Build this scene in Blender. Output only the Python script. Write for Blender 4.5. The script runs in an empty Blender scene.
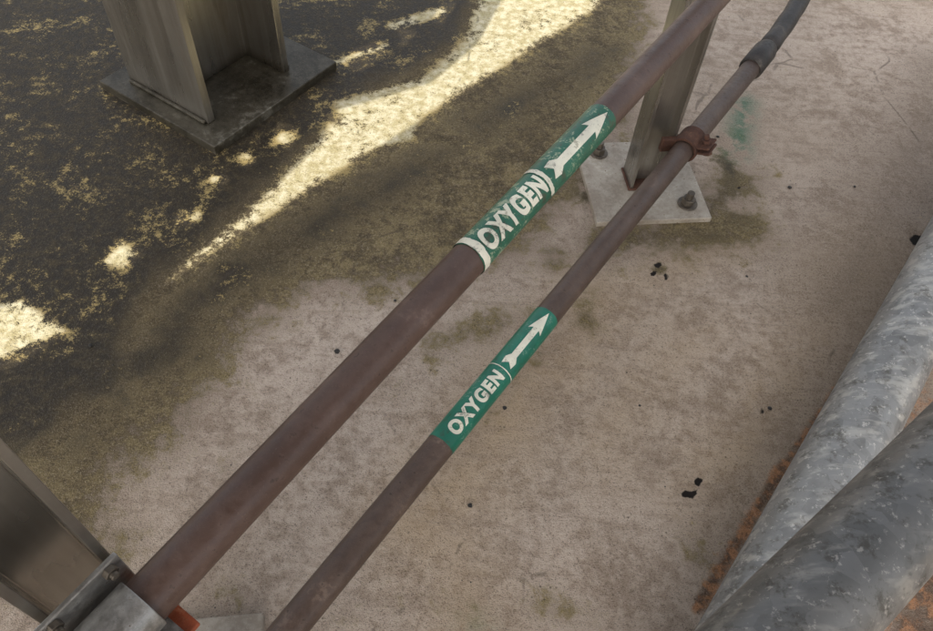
import bpy, bmesh, math, random
import numpy as np
from mathutils import Vector, Matrix, noise as mnoise
random.seed(4)
scene=bpy.context.scene
COL=scene.collection
H=1.5
# ---------------- camera ----------------
F=750.0; th=math.atan(567/750.0); ct,st=math.cos(th),math.sin(th)
ph=math.radians(4.65); c_,s_=math.cos(ph),math.sin(ph)
U0=Vector((0,ct,st)); A=Vector((0,st,-ct)); X0=Vector((1,0,0))
R=c_*X0+s_*U0; U=-s_*X0+c_*U0
cam=bpy.data.cameras.new('camera'); cam.sensor_width=36; cam.lens=F/933*36
cam.clip_start=0.02; cam.clip_end=2000
co=bpy.data.objects.new('camera',cam); COL.objects.link(co)
M=Matrix(((R.x,U.x,-A.x,0),(R.y,U.y,-A.y,0),(R.z,U.z,-A.z,H),(0,0,0,1)))
co.matrix_world=M; scene.camera=co
def G(u,v,h=0.0):
    """surveyed ground coordinate for a point of the reference (ray/plane calibration)"""
    x=u-466.5; y=315.5-v
    d=x*R+y*U+F*A
    t=(H-h)/(-d.z)
    return (d.x*t,d.y*t)
# ---------------- light ----------------
SUN_EL=math.radians(43); sd=Vector((-0.22,-0.975)); sd.normalize()   # horizontal direction towards the sun
L=Vector((sd.x*math.cos(SUN_EL),sd.y*math.cos(SUN_EL),math.sin(SUN_EL)))
sun=bpy.data.lights.new('sun','SUN'); sun.energy=4.8; sun.angle=math.radians(0.25); sun.color=(1,0.95,0.85)
so=bpy.data.objects.new('sun',sun); COL.objects.link(so); so.rotation_euler=L.to_track_quat('Z','Y').to_euler(); so.location=(0,-4,6)
w=bpy.data.worlds.new('World'); scene.world=w; w.use_nodes=True
nt=w.node_tree; bg=nt.nodes['Background']; sky=nt.nodes.new('ShaderNodeTexSky'); sky.sky_type='NISHITA'; sky.sun_disc=False
sky.sun_elevation=SUN_EL; sky.sun_rotation=math.atan2(sd.x,sd.y); sky.dust_density=6; sky.ozone_density=0.5; sky.air_density=1.0
hs=nt.nodes.new('ShaderNodeHueSaturation'); hs.inputs['Saturation'].default_value=.35   # hazy sky
nt.links.new(sky.outputs[0],hs.inputs['Color']); nt.links.new(hs.outputs[0],bg.inputs[0]); bg.inputs[1].default_value=0.36
scene.view_settings.view_transform='Standard'; scene.view_settings.look='None'; scene.view_settings.exposure=0
# ---------------- node helpers ----------------
class NT:
    def __init__(s,name):
        s.m=bpy.data.materials.new(name); s.m.use_nodes=True; s.t=s.m.node_tree; s.b=s.t.nodes['Principled BSDF']
        s.co=s.t.nodes.new('ShaderNodeTexCoord').outputs['Object']
    def put(s,sock,v):
        if isinstance(v,bpy.types.NodeSocket): s.t.links.new(v,sock)
        elif isinstance(v,(tuple,list)) and len(v)==3 and sock.type=='RGBA': sock.default_value=(*v,1)
        else: sock.default_value=v
    def noise(s,scale,detail=5,rough=.6,vec=None,dist=0,stretch=None):
        n=s.t.nodes.new('ShaderNodeTexNoise'); v=vec or s.co
        if stretch: v=s.mapping(v,stretch)
        s.t.links.new(v,n.inputs['Vector']); n.inputs['Scale'].default_value=scale; n.inputs['Detail'].default_value=detail
        n.inputs['Roughness'].default_value=rough; n.inputs['Distortion'].default_value=dist
        return n.outputs[0]
    def mapping(s,v,scale,rot=(0,0,0)):
        m=s.t.nodes.new('ShaderNodeMapping'); s.t.links.new(v,m.inputs[0]); m.inputs['Scale'].default_value=scale; m.inputs['Rotation'].default_value=rot
        return m.outputs[0]
    def vor(s,scale,feat='F1',out=0,vec=None):
        n=s.t.nodes.new('ShaderNodeTexVoronoi'); n.feature=feat; s.t.links.new(vec or s.co,n.inputs['Vector']); n.inputs['Scale'].default_value=scale
        return n.outputs[out]
    def math(s,op,a,b=0.0,clamp=False):
        n=s.t.nodes.new('ShaderNodeMath'); n.operation=op; n.use_clamp=clamp; s.put(n.inputs[0],a); s.put(n.inputs[1],b); return n.outputs[0]
    def ss(s,v,lo,hi,a=0.0,b=1.0):
        n=s.t.nodes.new('ShaderNodeMapRange'); n.interpolation_type='SMOOTHSTEP'; s.put(n.inputs[0],v)
        n.inputs[1].default_value=lo; n.inputs[2].default_value=hi; n.inputs[3].default_value=a; n.inputs[4].default_value=b; return n.outputs[0]
    def mix(s,f,a,b,mode='MIX'):
        n=s.t.nodes.new('ShaderNodeMix'); n.data_type='RGBA'; n.blend_type=mode; n.clamp_factor=True
        s.put(n.inputs[0],f); s.put(n.inputs[6],a); s.put(n.inputs[7],b); return n.outputs[2]
    def attr(s,name):
        n=s.t.nodes.new('ShaderNodeAttribute'); n.attribute_name=name; return n.outputs['Fac']
    def bump(s,h,strength=.5,dist=.002,prev=None):
        n=s.t.nodes.new('ShaderNodeBump'); s.put(n.inputs['Height'],h); n.inputs['Strength'].default_value=strength; n.inputs['Distance'].default_value=dist
        if prev is not None: s.t.links.new(prev,n.inputs['Normal'])
        return n.outputs[0]
    def fin(s,col,rough,metal=0.0,normal=None,spec=.5):
        s.put(s.b.inputs['Base Color'],col); s.put(s.b.inputs['Roughness'],rough); s.put(s.b.inputs['Metallic'],metal)
        s.b.inputs['Specular IOR Level'].default_value=spec
        if normal is not None: s.t.links.new(normal,s.b.inputs['Normal'])
        return s.m
# ---------------- ground masks ----------------
def axis(lo,hi,step,far):
    a=list(np.arange(lo,hi+step/2,step)); g=step; x=hi; hiL=[]
    while x<far: g*=1.5; x+=g; hiL.append(x)
    g=step; x=lo; loL=[]
    while x>-far: g*=1.5; x-=g; loL.append(x)
    return np.array(loL[::-1]+a+hiL)
xs=axis(-2.2,2.3,.016,400); ys=axis(0.0,3.3,.016,400)
GX,GY=np.meshgrid(xs,ys)
PX=GX.ravel(); PY=GY.ravel()
def sdpoly(pts):
    """signed distance, negative inside"""
    P=np.array(pts); n=len(P); d=np.full(PX.shape,1e9); inside=np.zeros(PX.shape,bool)
    for i in range(n):
        a=P[i]; b=P[(i+1)%n]; e=b-a; wx=PX-a[0]; wy=PY-a[1]
        t=np.clip((wx*e[0]+wy*e[1])/(e@e),0,1); d=np.minimum(d,np.hypot(wx-e[0]*t,wy-e[1]*t))
        cnd=((a[1]>PY)!=(b[1]>PY)); 
        with np.errstate(divide='ignore',invalid='ignore'):
            xi=(b[0]-a[0])*(PY-a[1])/(b[1]-a[1])+a[0]
        inside^=(cnd&(PX<xi))
    return np.where(inside,-d,d)
def soft(pts,w): return np.clip(.5-sdpoly([G(*p) for p in pts])/w,0,1)
def blob(u,v,r,w=None,k=1.0):
    x,y=G(u,v); w=w or r; d=np.hypot(PX-x,PY-y); return k*np.clip(.5-(d-r)/w,0,1)
def cap(p,q,r,w,k=1.0):
    a=np.array(G(*p)); b=np.array(G(*q)); e=b-a; t=np.clip(((PX-a[0])*e[0]+(PY-a[1])*e[1])/(e@e),0,1)
    d=np.hypot(PX-a[0]-e[0]*t,PY-a[1]-e[1]*t); return k*np.clip(.5-(d-r)/w,0,1)
mx=lambda *a: np.maximum.reduce(a)
sun_wedge=[(490,-60),(640,-60),(600,8),(520,58),(400,134),(300,198),(145,299),(185,256),(262,190),(325,122),(415,78),(460,40)]
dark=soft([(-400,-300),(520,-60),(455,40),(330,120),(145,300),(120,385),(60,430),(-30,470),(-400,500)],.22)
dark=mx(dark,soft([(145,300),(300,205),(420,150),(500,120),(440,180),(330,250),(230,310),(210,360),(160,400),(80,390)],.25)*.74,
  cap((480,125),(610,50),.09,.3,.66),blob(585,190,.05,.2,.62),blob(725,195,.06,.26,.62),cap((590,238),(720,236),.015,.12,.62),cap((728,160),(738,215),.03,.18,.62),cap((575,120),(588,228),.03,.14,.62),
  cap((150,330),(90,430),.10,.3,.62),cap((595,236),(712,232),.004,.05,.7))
olive=mx(soft([(-400,-300),(650,-100),(650,60),(610,130),(580,200),(520,260),(420,285),(300,300),(250,345),(200,430),(120,480),(100,540),(-100,640),(-400,600)],.34),
  cap((470,150),(600,110),.15,.3,.9),cap((600,240),(740,225),.09,.26,.9),cap((430,340),(600,300),.06,.26,.66),blob(585,320,.06,.16,.76),blob(490,330,.03,.14,.70),blob(430,355,.03,.14,.66),
  blob(225,470,.04,.16,.62),blob(240,595,.05,.24,.66),blob(210,600,.04,.2,.66),cap((340,600),(640,612),.04,.18,.56),blob(610,600,.03,.14,.6),blob(705,560,.05,.2,.58),blob(660,268,.022,.03,.9),
  cap((450,430),(600,300),.04,.18,.6),cap((690,225),(740,180),.08,.24,.85),cap((720,140),(745,190),.04,.2,.75),blob(545,350,.06,.16,.72),blob(760,560,.05,.16,.56),blob(555,255,.08,.2,.74),blob(395,385,.04,.14,.6),blob(330,330,.03,.1,.58),
  cap((540,360),(590,310),.03,.14,.8),blob(620,300,.03,.14,.68))
warm=mx(cap((730,470),(880,250),.05,.35,.8),cap((420,520),(600,300),.05,.3,.9),cap((620,300),(740,230),.03,.2,.6),blob(560,360,.06,.2,.9),cap((740,440),(760,380),.01,.05,.8),cap((450,500),(470,630),.04,.2,.6),cap((600,430),(700,330),.06,.3,.5))
lite=mx(cap((300,360),(420,300),.10,.4,.8),cap((760,40),(930,40),.15,.5,.8),blob(330,450,.12,.4,.7),blob(760,330,.12,.4,.4),blob(560,520,.1,.4,.4))  # pale cement patches; the upper-right strip is light painted into the colour
shade_band=mx(cap((933,110),(840,300),.12,.3,.9),cap((930,60),(880,300),.07,.2,.8),cap((800,450),(870,300),.06,.2,.7),cap((740,540),(800,450),.04,.2,.6))  # soft shadow band painted into the ground colour
orange=mx(cap((850,370),(785,465),.010,.04,.95),cap((785,465),(700,605),.014,.045,1),cap((840,400),(730,570),.03,.16,.54),soft([(890,560),(1200,500),(1200,800),(860,700)],.1)*.7,
   blob(745,520,.03,.09,.64),blob(715,555,.02,.09,.62),soft([(870,400),(760,540),(700,640),(900,800),(1100,400),(960,260)],.04)*.5)
spk_sun=mx(soft(sun_wedge,.10),soft([(-300,-300),(520,-60),(440,80),(150,300),(0,420),(-300,400)],.3)*.32,  # real flecks, plus paler colour painted where the sun patches fall
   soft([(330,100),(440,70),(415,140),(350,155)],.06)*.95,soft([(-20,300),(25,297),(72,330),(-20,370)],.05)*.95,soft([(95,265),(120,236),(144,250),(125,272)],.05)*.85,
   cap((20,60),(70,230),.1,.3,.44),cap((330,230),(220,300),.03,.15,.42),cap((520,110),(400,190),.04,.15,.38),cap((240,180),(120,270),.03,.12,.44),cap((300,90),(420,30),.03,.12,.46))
spk_sun=mx(spk_sun,blob(195,215,.03,.05,.8),blob(285,137,.04,.05,.8),blob(245,155,.03,.05,.8),blob(215,178,.03,.05,.8),cap((335,62),(385,45),.03,.06,.8),cap((395,25),(440,10),.04,.05,.8))
pit=mx(blob(700,480,.011,.01),blob(690,494,.013,.01),blob(765,408,.009,.01),blob(697,488,.006,.008),blob(658,264,.012,.015),blob(668,276,.010,.015),blob(741,185,.006,.008),blob(652,272,.008,.01),
   blob(820,462,.005,.006),blob(920,240,.03,.02,.8))
green=mx(cap((745,100),(738,150),.03,.09,1),blob(480,640,.03,.1,.4))
nv=len(PX); nx=len(xs); ny=len(ys)
me=bpy.data.meshes.new('ground')
idx=np.arange(nv).reshape(ny,nx)
faces=np.stack([idx[:-1,:-1],idx[:-1,1:],idx[1:,1:],idx[1:,:-1]],-1).reshape(-1,4)
PZ=np.array([0.006*(mnoise.noise(Vector((x*1.7,y*1.7,0)))) if abs(x)<3 and abs(y)<4 else 0. for x,y in zip(PX,PY)])-.004-.006*pit
me.vertices.add(nv); me.vertices.foreach_set('co',np.stack([PX,PY,PZ],-1).ravel())
me.loops.add(faces.size); me.loops.foreach_set('vertex_index',faces.ravel())
me.polygons.add(len(faces)); me.polygons.foreach_set('loop_start',np.arange(0,faces.size,4)); me.polygons.foreach_set('loop_total',np.full(len(faces),4))
me.polygons.foreach_set('use_smooth',np.ones(len(faces),bool))
me.update(); me.validate()
for nme,arr in dict(m_dark=dark,m_olive=olive,m_warm=warm,m_lite=lite,m_shade_band=shade_band,m_orange=orange,m_spk_sun=spk_sun,m_pit=pit,m_green=green).items():
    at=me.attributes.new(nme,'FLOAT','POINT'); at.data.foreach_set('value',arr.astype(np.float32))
ground=bpy.data.objects.new('ground',me); COL.objects.link(ground)
# ground material
g=NT('stained_concrete')
big=g.noise(1.6,4,.6); med=g.noise(7,5,.65,dist=.3); sm=g.noise(38,4,.65); fine=g.noise(170,2,.7); vf=g.noise(480,1,.7)
def cen(n,k): return g.math('MULTIPLY',g.math('SUBTRACT',n,.5),k)
def add(*a):
    r=a[0]
    for b in a[1:]: r=g.math('ADD',r,b)
    return r
pert=add(cen(big,.5),cen(med,1.4),cen(sm,.7),cen(fine,.3))
c=g.mix(g.ss(add(med,cen(sm,.9)),.28,.66),(.250,.192,.145),(.44,.362,.292))
c=g.mix(g.ss(big,.38,.66,0,.5),c,(.36,.285,.215))
c=g.mix(g.math('MULTIPLY',g.attr('m_lite'),g.ss(add(med,cen(sm,.8)),.35,.6,.2,.9)),c,(.52,.435,.365))
c=g.mix(g.math('MULTIPLY',g.attr('m_warm'),g.ss(med,.3,.7,.4,.95)),c,(.36,.245,.115))
c=g.mix(g.math('MULTIPLY',g.attr('m_shade_band'),g.ss(med,.25,.7,.5,.9)),c,(.175,.135,.10))
stk=g.noise(6,3,.6,vec=g.mapping(g.co,(1,9,1),(0,0,math.radians(-12))))
c=g.mix(g.ss(stk,.50,.72,0,.4),c,(.22,.165,.12))
ol=g.ss(add(g.attr('m_olive'),pert),.34,.68)
c=g.mix(g.math('MULTIPLY',ol,.9),c,g.mix(g.ss(add(med,cen(fine,.4),cen(sm,.8)),.32,.72),(.050,.036,.012),(.165,.125,.050)))
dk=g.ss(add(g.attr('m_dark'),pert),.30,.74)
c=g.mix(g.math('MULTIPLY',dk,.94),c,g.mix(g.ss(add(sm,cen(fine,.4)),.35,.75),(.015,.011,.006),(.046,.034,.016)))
c=g.mix(g.math('MULTIPLY',g.attr('m_green'),g.ss(add(med,cen(sm,.8)),.35,.6)),c,(.05,.14,.09))
orm=g.ss(add(g.attr('m_orange'),cen(med,.7),cen(sm,.6)),.38,.7)
c=g.mix(g.math('MULTIPLY',orm,.85),c,g.mix(g.ss(sm,.42,.62),(.08,.04,.02),(.36,.16,.065)))
# pale mineral flecks, packed denser to paint the sunlit patches brighter
spn=add(g.attr('m_spk_sun'),cen(sm,1.3),cen(med,2.0),cen(fine,.9),cen(vf,.8))
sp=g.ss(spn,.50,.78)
spc=g.mix(g.ss(g.attr('m_spk_sun'),.48,.9),(.34,.255,.10),g.mix(g.ss(sm,.35,.7),(.44,.37,.19),(.70,.64,.45)))
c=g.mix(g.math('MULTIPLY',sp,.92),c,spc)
# grain
gr=add(cen(fine,.9),cen(vf,1.3))
ngr=g.math('SUBTRACT',1.0,g.math('MULTIPLY',dk,.6))
c=g.mix(g.math('MULTIPLY',g.ss(gr,.05,.35,0,.4),ngr),c,g.mix(.5,c,(.62,.56,.48)))
c=g.mix(g.math('MULTIPLY',g.ss(gr,-.05,-.35,0,.6),ngr),c,(.03,.024,.016))
v1=g.vor(60); c=g.mix(g.math('MULTIPLY',g.ss(v1,.18,.08),g.ss(med,.52,.62,0,.7)),c,(.05,.038,.028))
crk=g.vor(1.3,'DISTANCE_TO_EDGE',0,g.mix(.12,g.co,g.t.nodes.new('ShaderNodeTexNoise').outputs[1]))
c=g.mix(g.math('MULTIPLY',g.ss(crk,.006,.001),g.ss(med,.5,.6,0,.5)),c,(.05,.038,.028))
c=g.mix(g.ss(add(g.attr('m_pit'),cen(sm,.9)),.4,.6),c,(.012,.009,.007))
ro=g.math('ADD',g.math('MULTIPLY',dk,-.33),add(cen(sm,.4),.88))
hgt=add(g.math('MULTIPLY',sm,.9),g.math('MULTIPLY',fine,.6),g.math('MULTIPLY',vf,.4))
nb=g.bump(hgt,.8,.004)
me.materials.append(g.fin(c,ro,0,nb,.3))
# ---------------- materials ----------------
def metal_paint(name,c1,c2,c3,rough=.55,metal=0.,sc=12,spots=(.02,.015,.01),spotamt=.6,bump=.25,streak=False,grime=None):
    g=NT(name); a=g.noise(sc,5,.65,dist=.3); b=g.noise(sc*8,3,.7); f=g.noise(sc*40,1,.7)
    k=g.math('ADD',a,g.math('MULTIPLY',g.math('SUBTRACT',b,.5),.2 if streak else .6))
    if streak:
        st_=g.noise(45,3,.7,vec=g.mapping(g.co,(1,1,.02))); k=g.math('ADD',g.math('MULTIPLY',k,.5),g.math('MULTIPLY',st_,.5))
        b=g.noise(9,4,.6,vec=g.mapping(g.co,(1,1,.2)))
    c=g.mix(g.ss(k,.32,.62),c1,c2); c=g.mix(g.ss(k,.58,.75),c,c3)
    c=g.mix(g.math('MULTIPLY',g.ss(b,.56 if streak else .62,.72),spotamt),c,spots)
    c=g.mix(g.ss(f,.62,.75,0,.1 if streak else .35),c,c3)
    if grime:   # splash-back dirt near the foot
        sx=g.t.nodes.new('ShaderNodeSeparateXYZ'); g.t.links.new(g.co,sx.inputs[0])
        z=g.math('ADD',sx.outputs[2],g.math('MULTIPLY',g.math('SUBTRACT',a,.5),grime*1.5))
        c=g.mix(g.ss(z,grime,.0,0,.8),c,(.06,.043,.022))
    r=g.ss(b,.3,.7,rough-.08,rough+.12)
    n=g.bump(g.math('ADD',b,g.math('MULTIPLY',f,.6)),bump,.0015)
    return g.fin(c,r,metal,n,.45)
M_pipe=metal_paint('oxide_brown_paint',(.078,.046,.035),(.106,.065,.050),(.155,.103,.082),.42,0,9,(.035,.02,.014),.7,.25)
M_pipe2=metal_paint('oxide_brown_paint_dull',(.074,.047,.035),(.108,.071,.053),(.18,.125,.094),.48,0,11,(.032,.02,.014),.8,.35)
M_dark=metal_paint('dark_coated_steel',(.02,.018,.016),(.04,.034,.03),(.10,.085,.07),.5,.2,14)
M_steel=metal_paint('weathered_column_steel',(.27,.245,.205),(.38,.355,.31),(.56,.535,.485),.30,.9,2,(.17,.135,.09),.6,.03,True,.07)
M_steel2=metal_paint('grey_post_steel',(.30,.275,.24),(.42,.40,.36),(.58,.56,.52),.30,.9,3,(.17,.13,.09),.6,.03,True,.04)
M_plate=metal_paint('base_plate_steel',(.24,.20,.155),(.37,.33,.27),(.50,.46,.39),.55,.1,8,(.14,.075,.04),.9,.3)
M_plated=metal_paint('dirty_plate_steel',(.035,.03,.02),(.085,.075,.055),(.20,.185,.15),.36,.5,6,(.02,.015,.01),.6,.3)
M_rust=metal_paint('rust',(.05,.022,.014),(.095,.042,.026),(.17,.09,.052),.85,0,30,(.03,.015,.01),.7,.8)
M_bolt=metal_paint('bolt_steel',(.08,.066,.052),(.14,.12,.095),(.22,.17,.12),.5,.5,30,(.10,.045,.025),.5,.2)
M_zinc=metal_paint('zinc_bracket',(.22,.215,.20),(.36,.35,.33),(.5,.49,.46),.38,.7,14,(.10,.07,.05),.8,.2)
def galv(name,k):
    g=NT(name); v=g.vor(38,'F1',1); bw=g.t.nodes.new('ShaderNodeRGBToBW'); g.t.links.new(v,bw.inputs[0])
    a=g.noise(5,5,.65,dist=.5); b=g.noise(30,5,.75); e=g.noise(10,4,.6,vec=g.mapping(g.co,(.6,3.5,3.5)))
    q=lambda *x: tuple(y*k for y in x)
    c=g.mix(g.ss(bw.outputs[0],.1,.9),q(.19,.19,.182),q(.28,.28,.27)); c=g.mix(g.ss(a,.4,.7,0,.8),c,q(.34,.33,.305))
    c=g.mix(g.ss(e,.50,.66,0,.7),c,q(.50,.48,.43)); c=g.mix(g.ss(b,.52,.68,0,.75),c,q(.11,.10,.08))
    c=g.mix(g.ss(g.noise(75,4,.75),.57,.67,0,.7),c,q(.66,.63,.57))
    return g.fin(c,g.ss(b,.3,.7,.36,.6),.35,g.bump(b,.1,.002),.5)
M_galv=galv('galvanised_steel',1.0); M_galv2=galv('galvanised_steel_dull',.60)
def label_mat(name,col,wear,wcol=(.62,.62,.55),th=.6,dth=.62,damt=.5):
    g=NT(name); a=g.noise(28,5,.7,dist=.4); b=g.noise(170,3,.75)
    k=g.math('ADD',a,g.math('MULTIPLY',g.math('SUBTRACT',b,.5),.7))
    c=g.mix(g.ss(g.noise(14,3),.35,.7),col,tuple(x*1.35+.01 for x in col))
    c=g.mix(g.math('MULTIPLY',g.ss(k,th,th+.06),wear),c,wcol)
    c=g.mix(g.ss(g.math('SUBTRACT',1.0,k),dth,dth+.1,0,damt),c,(.05,.05,.028))
    return g.fin(c,.38,0,g.bump(b,.1,.001),.5)
M_l1=label_mat('faded_green_vinyl',(.010,.105,.060),.8,(.36,.42,.28),.575,.57,.7)
M_l2=label_mat('green_vinyl',(.006,.135,.083),.4,(.3,.4,.33),.62,.6)
M_w=label_mat('cream_vinyl',(.66,.64,.52),.6,(.30,.27,.17),.62,.60,.55)
# ---------------- geometry helpers ----------------
def empty(name,loc=(0,0,0),rz=0):
    e=bpy.data.objects.new(name,None); e.empty_display_size=.1; e.location=loc; e.rotation_euler=(0,0,rz); COL.objects.link(e); return e
def obj(name,bm,mat,parent=None,bevel=0,smooth=False,loc=(0,0,0),rot=(0,0,0)):
    m=bpy.data.meshes.new(name); bmesh.ops.recalc_face_normals(bm,faces=bm.faces); bm.to_mesh(m); bm.free(); m.materials.append(mat)
    o=bpy.data.objects.new(name,m); COL.objects.link(o); o.location=loc; o.rotation_euler=rot
    if smooth: m.polygons.foreach_set('use_smooth',[True]*len(m.polygons))
    if bevel:
        b=o.modifiers.new('b','BEVEL'); b.width=bevel; b.segments=2; b.limit_method='ANGLE'
    if parent: o.parent=parent
    return o
def prism(pts,z0,z1,bm=None):
    bm=bm or bmesh.new(); lo=[bm.verts.new((x,y,z0)) for x,y in pts]; hi=[bm.verts.new((x,y,z1)) for x,y in pts]
    bm.faces.new(lo[::-1]); bm.faces.new(hi); n=len(pts)
    for i in range(n): bm.faces.new((lo[i],lo[(i+1)%n],hi[(i+1)%n],hi[i]))
    return bm
def box(x0,x1,y0,y1,z0,z1,bm=None): return prism([(x0,y0),(x1,y0),(x1,y1),(x0,y1)],z0,z1,bm)
def hprofile(w,h,tf,tw):  # flanges at y=+-h/2, web along y
    a,b=w/2,h/2; t=tw/2; i=b-tf
    return [(-a,-b),(a,-b),(a,-i),(t,-i),(t,i),(a,i),(a,b),(-a,b),(-a,i),(-t,i),(-t,-i),(-a,-i)]
def ngon(n,r,ph=0,cx=0,cy=0): return [(cx+r*math.cos(ph+2*math.pi*i/n),cy+r*math.sin(ph+2*math.pi*i/n)) for i in range(n)]
def tube(name,pts,r,mat,parent=None,seg=48,radii=None):
    bm=bmesh.new(); P=[Vector(p) for p in pts]; rings=[]; up=Vector((0,0,1))
    for i,p in enumerate(P):
        t=(P[min(i+1,len(P)-1)]-P[max(i-1,0)]).normalized(); n=t.cross(up).normalized(); b=n.cross(t)
        rr=radii[i] if radii else r
        rings.append([bm.verts.new(p+rr*(math.cos(2*math.pi*k/seg)*n+math.sin(2*math.pi*k/seg)*b)) for k in range(seg)])
    for i in range(len(rings)-1):
        for k in range(seg): 
            f=bm.faces.new((rings[i][k],rings[i][(k+1)%seg],rings[i+1][(k+1)%seg],rings[i+1][k])); f.smooth=True
    bm.faces.new(rings[0][::-1]); bm.faces.new(rings[-1])
    return obj(name,bm,mat,parent)
class Line:
    def __init__(s,p,q,r):
        s.p=Vector(p); s.q=Vector(q); s.d=(s.q-s.p).normalized(); s.N=s.d.cross(Vector((0,0,1))).normalized(); s.Z=s.N.cross(s.d); s.r=r
    def at(s,t): return s.p+s.d*t
    def surf(s,t,ang,r): return s.at(t)+r*(math.cos(ang)*s.N+math.sin(ang)*s.Z)
def wrap(name,ln,pts_or_mesh,t0,face,dr,mat,parent,yoff=0):
    """bend flat artwork (x along pipe, y round it) on to the pipe"""
    bm=bmesh.new()
    if isinstance(pts_or_mesh,list):
        bm.faces.new([bm.verts.new((x,y,0)) for x,y in pts_or_mesh])
    else: bm.from_mesh(pts_or_mesh)
    ylo=min(v.co.y for v in bm.verts); yhi=max(v.co.y for v in bm.verts); y=ylo+.0015
    while y<yhi:
        bmesh.ops.bisect_plane(bm,geom=bm.verts[:]+bm.edges[:]+bm.faces[:],plane_co=(0,y,0),plane_no=(0,1,0)); y+=.0022
    r=ln.r+dr
    for v in bm.verts:
        v.co=ln.surf(t0+v.co.x,face+(v.co.y+yoff)/ln.r,r)
    for f in bm.faces: f.smooth=False
    return obj(name,bm,mat,parent)
def ragged(t0,t1,arc,ln,seed,amp=.0025,left=True,right=True):
    rr=random.Random(seed); h=arc*ln.r; n=40; Lp=[];Rp=[]; a=b=0
    for i in range(n+1):
        y=-h+2*h*i/n
        a=.6*a+.6*(rr.random()-.5)*amp; b=.6*b+.6*(rr.random()-.5)*amp
        Lp.append((a if left else 0,y)); Rp.append((t1-t0-(b if right else 0),y))
    return Lp[::-1]+Rp
def text_mesh(s,height,length,bold=.03):
    cu=bpy.data.curves.new('t','FONT'); cu.body=s; cu.size=1; cu.offset=bold; cu.space_character=1.22; cu.resolution_u=6
    o=bpy.data.objects.new('t',cu); COL.objects.link(o); bpy.context.view_layer.update()
    m=bpy.data.meshes.new_from_object(o.evaluated_get(bpy.context.evaluated_depsgraph_get())); bpy.data.objects.remove(o)
    co=np.array([v.co[:] for v in m.vertices]); lo=co.min(0); hi=co.max(0)
    for v in m.vertices:
        v.co.x=(v.co.x-lo[0])/(hi[0]-lo[0])*length; v.co.y=((v.co.y-lo[1])/(hi[1]-lo[1])-.5)*height; v.co.z=0
    return m
def arrow(L,s):
    return [(0.006,.0),(-.004,.0115*s),(.014,.0135*s),(.026,.0065*s),(L-.052,.0065*s),(L-.058,.0160*s),(L,0),(L-.058,-.0160*s),(L-.052,-.0065*s),(.026,-.0065*s),(.014,-.0135*s),(-.004,-.0115*s)]
def hexbolt(parent,name,x,y,z,s=1.0,mat=M_bolt,tilt=0):
    bm=prism(ngon(28,.026*s,0,x,y),z,z+.004*s); prism(ngon(6,.0175*s,.3+tilt,x,y),z+.0042*s,z+.021*s,bm); prism(ngon(16,.0095*s,0,x,y),z+.0212*s,z+.040*s,bm)
    return obj(name,bm,mat,parent,.0012*s)
# ---------------- pipes ----------------
L1=Line((-.2985,.2133,.70),(.443,1.449,.70),.0268)
L2=Line((-.2513,.3115,.19),(.854,2.108,.19),.0283)
p1=empty('oxygen_pipe')
tube('pipe_run',[L1.at(t) for t in (-1.2,0,1,2,3.4)],L1.r,M_pipe,p1,64)
F1=math.atan2(.80,.369); F2=math.atan2(1.31,.368)
wrap('label_text_backing',L1,ragged(.572,.768,2.2,L1,1),.572,F1,.0007,M_l1,p1)
wrap('label_arrow_backing',L1,ragged(.755,.968,2.2,L1,2),.755,F1,.0011,M_l1,p1)
wrap('label_end_band',L1,ragged(.573,.587,2.1,L1,3),.573,F1,.0015,M_w,p1)
wrap('label_joint_band',L1,ragged(.755,.764,1.3,L1,4),.755,F1,.0017,M_w,p1,.004)
wrap('label_text',L1,text_mesh('OXYGEN',.035,.160,.055),.591,F1,.0016,M_w,p1)
wrap('label_arrow',L1,arrow(.180,1.05),.778,F1,.0018,M_w,p1)
p2=empty('oxygen_pipe')
tube('pipe_run',[L2.at(t) for t in (-1.0,0,1,2.03)],L2.r,M_pipe2,p2,64)
wrap('label_text_backing',L2,ragged(.422,.634,2.2,L2,5,.0015),.422,F2,.0007,M_l2,p2)
wrap('label_arrow_backing',L2,ragged(.626,.812,2.2,L2,6,.0015),.626,F2,.0011,M_l2,p2)
wrap('label_joint_line',L2,ragged(.626,.6285,1.6,L2,7,.001),.626,F2,.0016,M_w,p2)
wrap('label_text',L2,text_mesh('OXYGEN',.030,.168,.055),.446,F2,.0016,M_w,p2)
wrap('label_arrow',L2,arrow(.164,1.0),.641,F2,.0018,M_w,p2)
tube('coupling',[L2.at(t) for t in (1.985,1.99,2.10,2.105,2.12)],.03,M_dark,p2,48,[.030,.036,.036,.033,.031])
cp=[]; dirv=L2.d.copy(); q=L2.at(2.11)
for i in range(24):
    cp.append(q.copy()); 
    if i<9: dirv=Matrix.Rotation(math.radians(.7),3,'Z')@dirv
    q=q+dirv*.05
tube('flexible_section',cp,.030,M_dark,p2,40,[.0300+.0012*math.sin(i*2.2) for i in range(24)])
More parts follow.
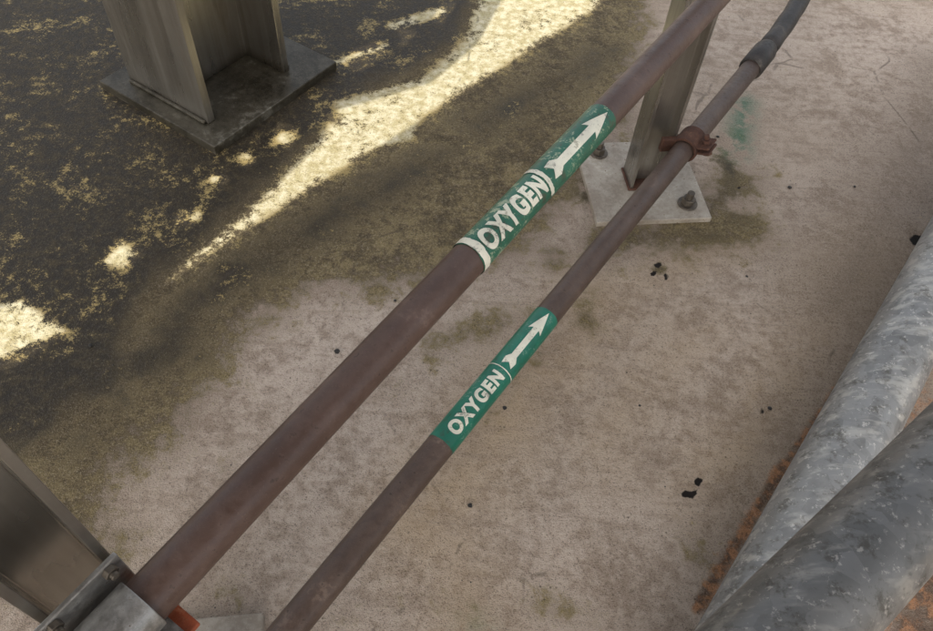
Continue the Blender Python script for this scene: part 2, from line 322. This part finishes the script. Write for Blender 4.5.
# clamp
cl=empty('pipe_clamp')
s0=1.55
def ring(name,ln,t0,t1,ri,ro,a0,a1,mat,parent,n=40,bev=.0012):
    bm=bmesh.new(); prev=None
    for i in range(n+1):
        a=a0+(a1-a0)*i/n
        v=[bm.verts.new(ln.surf(t,a,r)) for t,r in ((t0,ri),(t1,ri),(t1,ro),(t0,ro))]
        if prev:
            for k in range(4): bm.faces.new((prev[k],prev[(k+1)%4],v[(k+1)%4],v[k]))
        else: first=v
        prev=v
    if abs(a1-a0)<6.28: bm.faces.new(first); bm.faces.new(prev[::-1])
    else: bmesh.ops.remove_doubles(bm,verts=bm.verts,dist=1e-5)
    return obj(name,bm,mat,parent,bev)
ring('strap',L2,s0-.034,s0+.034,L2.r+.0008,L2.r+.008,0,2*math.pi,M_rust,cl)
def lobj(name,ln,t0,t1,n0,n1,z0,z1,mat,parent,bev=.0015,dang=0):
    bm=bmesh.new(); v=[]
    N=math.cos(dang)*ln.N+math.sin(dang)*ln.Z; Z=-math.sin(dang)*ln.N+math.cos(dang)*ln.Z
    for t in (t0,t1):
        for n_,z in ((n0,z0),(n1,z0),(n1,z1),(n0,z1)): v.append(bm.verts.new(ln.at(t)+n_*N+z*Z))
    for f in ((0,1,2,3),(7,6,5,4),(0,4,5,1),(1,5,6,2),(2,6,7,3),(3,7,4,0)): bm.faces.new([v[i] for i in f])
    return obj(name,bm,mat,parent,bev)
R2=L2.r
for nm,a,b in (('ear_upper',.003,.010),('ear_lower',-.012,-.005)):
    lobj(nm,L2,s0-.028,s0+.028,R2+.003,R2+.040,a,b,M_rust,cl,.003,dang=.35)
    lobj(nm+'_rear',L2,s0-.028,s0+.028,-R2-.022,-R2-.003,a,b,M_rust,cl,.003,dang=.35)
Nc=math.cos(.35)*L2.N+math.sin(.35)*L2.Z; Zc=-math.sin(.35)*L2.N+math.cos(.35)*L2.Z
for k,(sg) in enumerate((1,-1)):
    bm=bmesh.new(); prism(ngon(6,.013,.2),.0102,.021,bm); prism(ngon(14,.007),.0212,.034,bm); prism(ngon(6,.013,.5),-.024,-.0122,bm)
    if sg<0: bmesh.ops.scale(bm,vec=(.7,.7,.8),verts=bm.verts)
    o=obj('clamp_bolt_%d'%(k+1),bm,M_rust,cl,.001)
    mt=Matrix((L2.d,Nc,Zc)).transposed().to_4x4(); mt.translation=L2.at(s0)+sg*(R2+.024-(.010 if sg<0 else 0))*Nc; o.matrix_world=mt
# ---------------- posts ----------------
AZ=math.atan2(.855,.519)-math.pi/2   # local +y = pipe direction
c1=empty('steel_column',(-.868,1.985,0),AZ)
obj('base_plate',box(-.24,.26,-.235,.30,-.006,.026),M_plated,c1,.003)
obj('column_section',prism(hprofile(.345,.345,.026,.02),.0262,3.0),M_steel,c1,.002)
bm=bmesh.new()
for sy in (-1,1):
    box(-.165,.165,sy*.172+(.0005 if sy>0 else -.012),sy*.172+(.012 if sy>0 else -.0005),.0264,.036,bm)
obj('weld_bead',bm,M_plated,c1,.004)
c2=empty('pipe_support_post',(.476,1.674,0),math.radians(9.5))
obj('base_plate',box(-.166,.166,-.166,.166,-.004,.014),M_plate,c2,.002)
pf=[(y,x) for x,y in hprofile(.084,.088,.009,.007)][::-1]
obj('post_section',prism(pf,.0142,1.25,),M_steel2,c2,.001)
obj('weld_bead',prism([(-.050,-.048),(.050,-.048),(.050,.048),(-.050,.048)],.0141,.020),M_rust,c2,.003)
hexbolt(c2,'anchor_bolt_1',-.102,.118,.0142,1.05); hexbolt(c2,'anchor_bolt_2',.110,-.108,.0142,1.1,tilt=.5)
obj('clamp_bracket',box(.0,.055,-.062,-.0445,.17,.21),M_rust,c2,.002)
c3=empty('pipe_support_post',(-.411,.237,0),AZ)
o=obj('base_plate',box(-.166,.166,-.166,.166,-.004,.014),M_plate,c3,.002,loc=(0,0,0)); 
o.matrix_local=Matrix.Rotation(math.radians(9.5)-AZ,4,'Z') 
off=Vector((-.062,-.045,0)); off.rotate(Matrix.Rotation(-AZ,3,'Z')); o.location=off
obj('post_section',prism(hprofile(.10,.085,.010,.008),.0142,1.05),M_steel2,c3,.001)
# clamp on pipe 1 at this post
br=empty('pipe_bracket')
tb=-.038
ring('saddle_strap',L1,tb-.028,tb+.030,L1.r+.0008,L1.r+.005,-.2,math.pi+.2,M_zinc,br)
lobj('saddle_plate',L1,tb-.05,tb+.045,-.046,-.0400,-.06,.040,M_zinc,br)
lobj('saddle_foot',L1,tb-.04,tb+.035,-.0395,.055,-.034,-.0285,M_zinc,br)
M_or=metal_paint('orange_red_primer',(.22,.05,.02),(.35,.08,.03),(.40,.16,.08),.6,0,20)
lobj('shim',L1,tb-.03,tb+.05,-.035,.045,-.045,-.0345,M_or,br)
for k,(dt,dz) in enumerate(((-.035,.030),(.03,.030),(-.035,-.05),(.03,-.05))):
    bm=bmesh.new(); prism(ngon(6,.008,.2),0,.007,bm); prism(ngon(12,.0045),.0071,.012,bm)
    o=obj('bracket_bolt_%d'%(k+1),bm,M_bolt,br,.0006)
    mt=Matrix((L1.d,-L1.Z,L1.N)).transposed().to_4x4(); mt.translation=L1.at(tb+dt)+L1.N*-.0399+L1.Z*dz; o.matrix_world=mt
# ---------------- galvanised pipes ----------------
LA=Line((.543,.375,.090),(1.266,1.422,.090),.079)
ga=empty('galvanised_pipe'); tube('pipe_run',[LA.at(t) for t in (-1.5,0,1,4)],LA.r,M_galv,ga,72)
LB=Line((.346,.206,.6),(.7235,.545,.6),.068)
gb=empty('galvanised_pipe'); tube('pipe_run',[LB.at(t) for t in (-1.5,0,.5,3)],LB.r,M_galv2,gb,72)
# ---------------- loose debris ----------------
bm=bmesh.new()
DB=[(337,351,.007),(505,408,.006),(718,136,.005),(790,187,.006),(855,186,.004),(747,276,.004),(640,405,.003),(470,505,.005),(815,462,.006),(770,408,.005),(395,300,.004),(150,215,.004),(90,345,.005)]
rr=random.Random(9)
DB+=[(rr.uniform(0,930),rr.uniform(0,630),rr.uniform(.0010,.0020)) for _ in range(50)]
for (u,v,r) in DB:
    x,y=G(u,v); res=bmesh.ops.create_icosphere(bm,subdivisions=2,radius=r)
    for vv in res['verts']:
        vv.co*=1+.4*mnoise.noise(vv.co*180+Vector((u,v,0))); vv.co.z*=.6; vv.co+=Vector((x,y,r*.25-.003))
obj('ground_debris',bm,M_dark,None)
# ---------------- added sun blocker, out of view; its holes shape the sun patches ----------------
ZC=2.7; k=ZC/L.z
def up(p): x,y=p; return (x+L.x*k,y+L.y*k)
cu=bpy.data.curves.new('blocker','CURVE'); cu.dimensions='2D'; cu.fill_mode='BOTH'; cu.extrude=.012
def spl(pts):
    s=cu.splines.new('POLY'); s.points.add(len(pts)-1)
    for q,(x,y) in zip(s.points,pts): q.co=(x,y,0,1)
    s.use_cyclic_u=True
B0=(-2.1,-.15); B1=(2.35,3.85)
spl([up(B0),up((B1[0],B0[1])),up(B1),up((B0[0],B1[1]))])
holes=[[(512,-20),(622,-20),(598,8),(528,52),(400,134),(300,197),(145,300),(192,256),(264,195),(322,140),(328,110),(372,98),(432,80),(478,42)],
 [(394,22),(421,30),(400,50)],[(430,22),(442,0),(458,0),(440,26)],[(338,66),(352,48),(378,38),(388,52),(360,74)],
 [(272,130),(282,118),(302,128),(287,152),(268,148)],[(234,162),(246,148),(260,158),(244,172)],[(202,184),(214,168),(236,176),(218,190)],
 [(168,228),(180,206),(206,209),(186,232)],[(96,266),(120,234),(146,249),(124,274)],[(-30,318),(24,296),(73,331),(10,372),(-30,380)]]
for h in holes: spl([up(G(*p)) for p in h])
o=bpy.data.objects.new('tmp',cu); COL.objects.link(o); bpy.context.view_layer.update()
dm=bpy.data.meshes.new_from_object(o.evaluated_get(bpy.context.evaluated_depsgraph_get())); bpy.data.objects.remove(o)
dm.materials.clear(); dm.materials.append(M_steel)
blocker=empty('added_sun_blocker'); d=bpy.data.objects.new('blocker_plate',dm); COL.objects.link(d); d.location=(0,0,ZC); d.parent=blocker
xa,ya=up(B0); xb,yb=up(B1)
bm=bmesh.new()
for (x0,x1,y0,y1) in ((xa,xb,ya,ya+.1),(xa,xa+.1,ya+.102,yb),(xb-.1,xb,ya+.102,yb)): box(x0,x1,y0,y1,ZC-.215,ZC-.015,bm)
for x in (xa+.05,xb-.05): box(x-.06,x+.06,ya+.2,ya+.32,0,ZC-.216,bm)
obj('blocker_beams_and_legs',bm,M_steel,blocker)
print('VERTS',nv,'blocker',xa,xb,ya,yb)
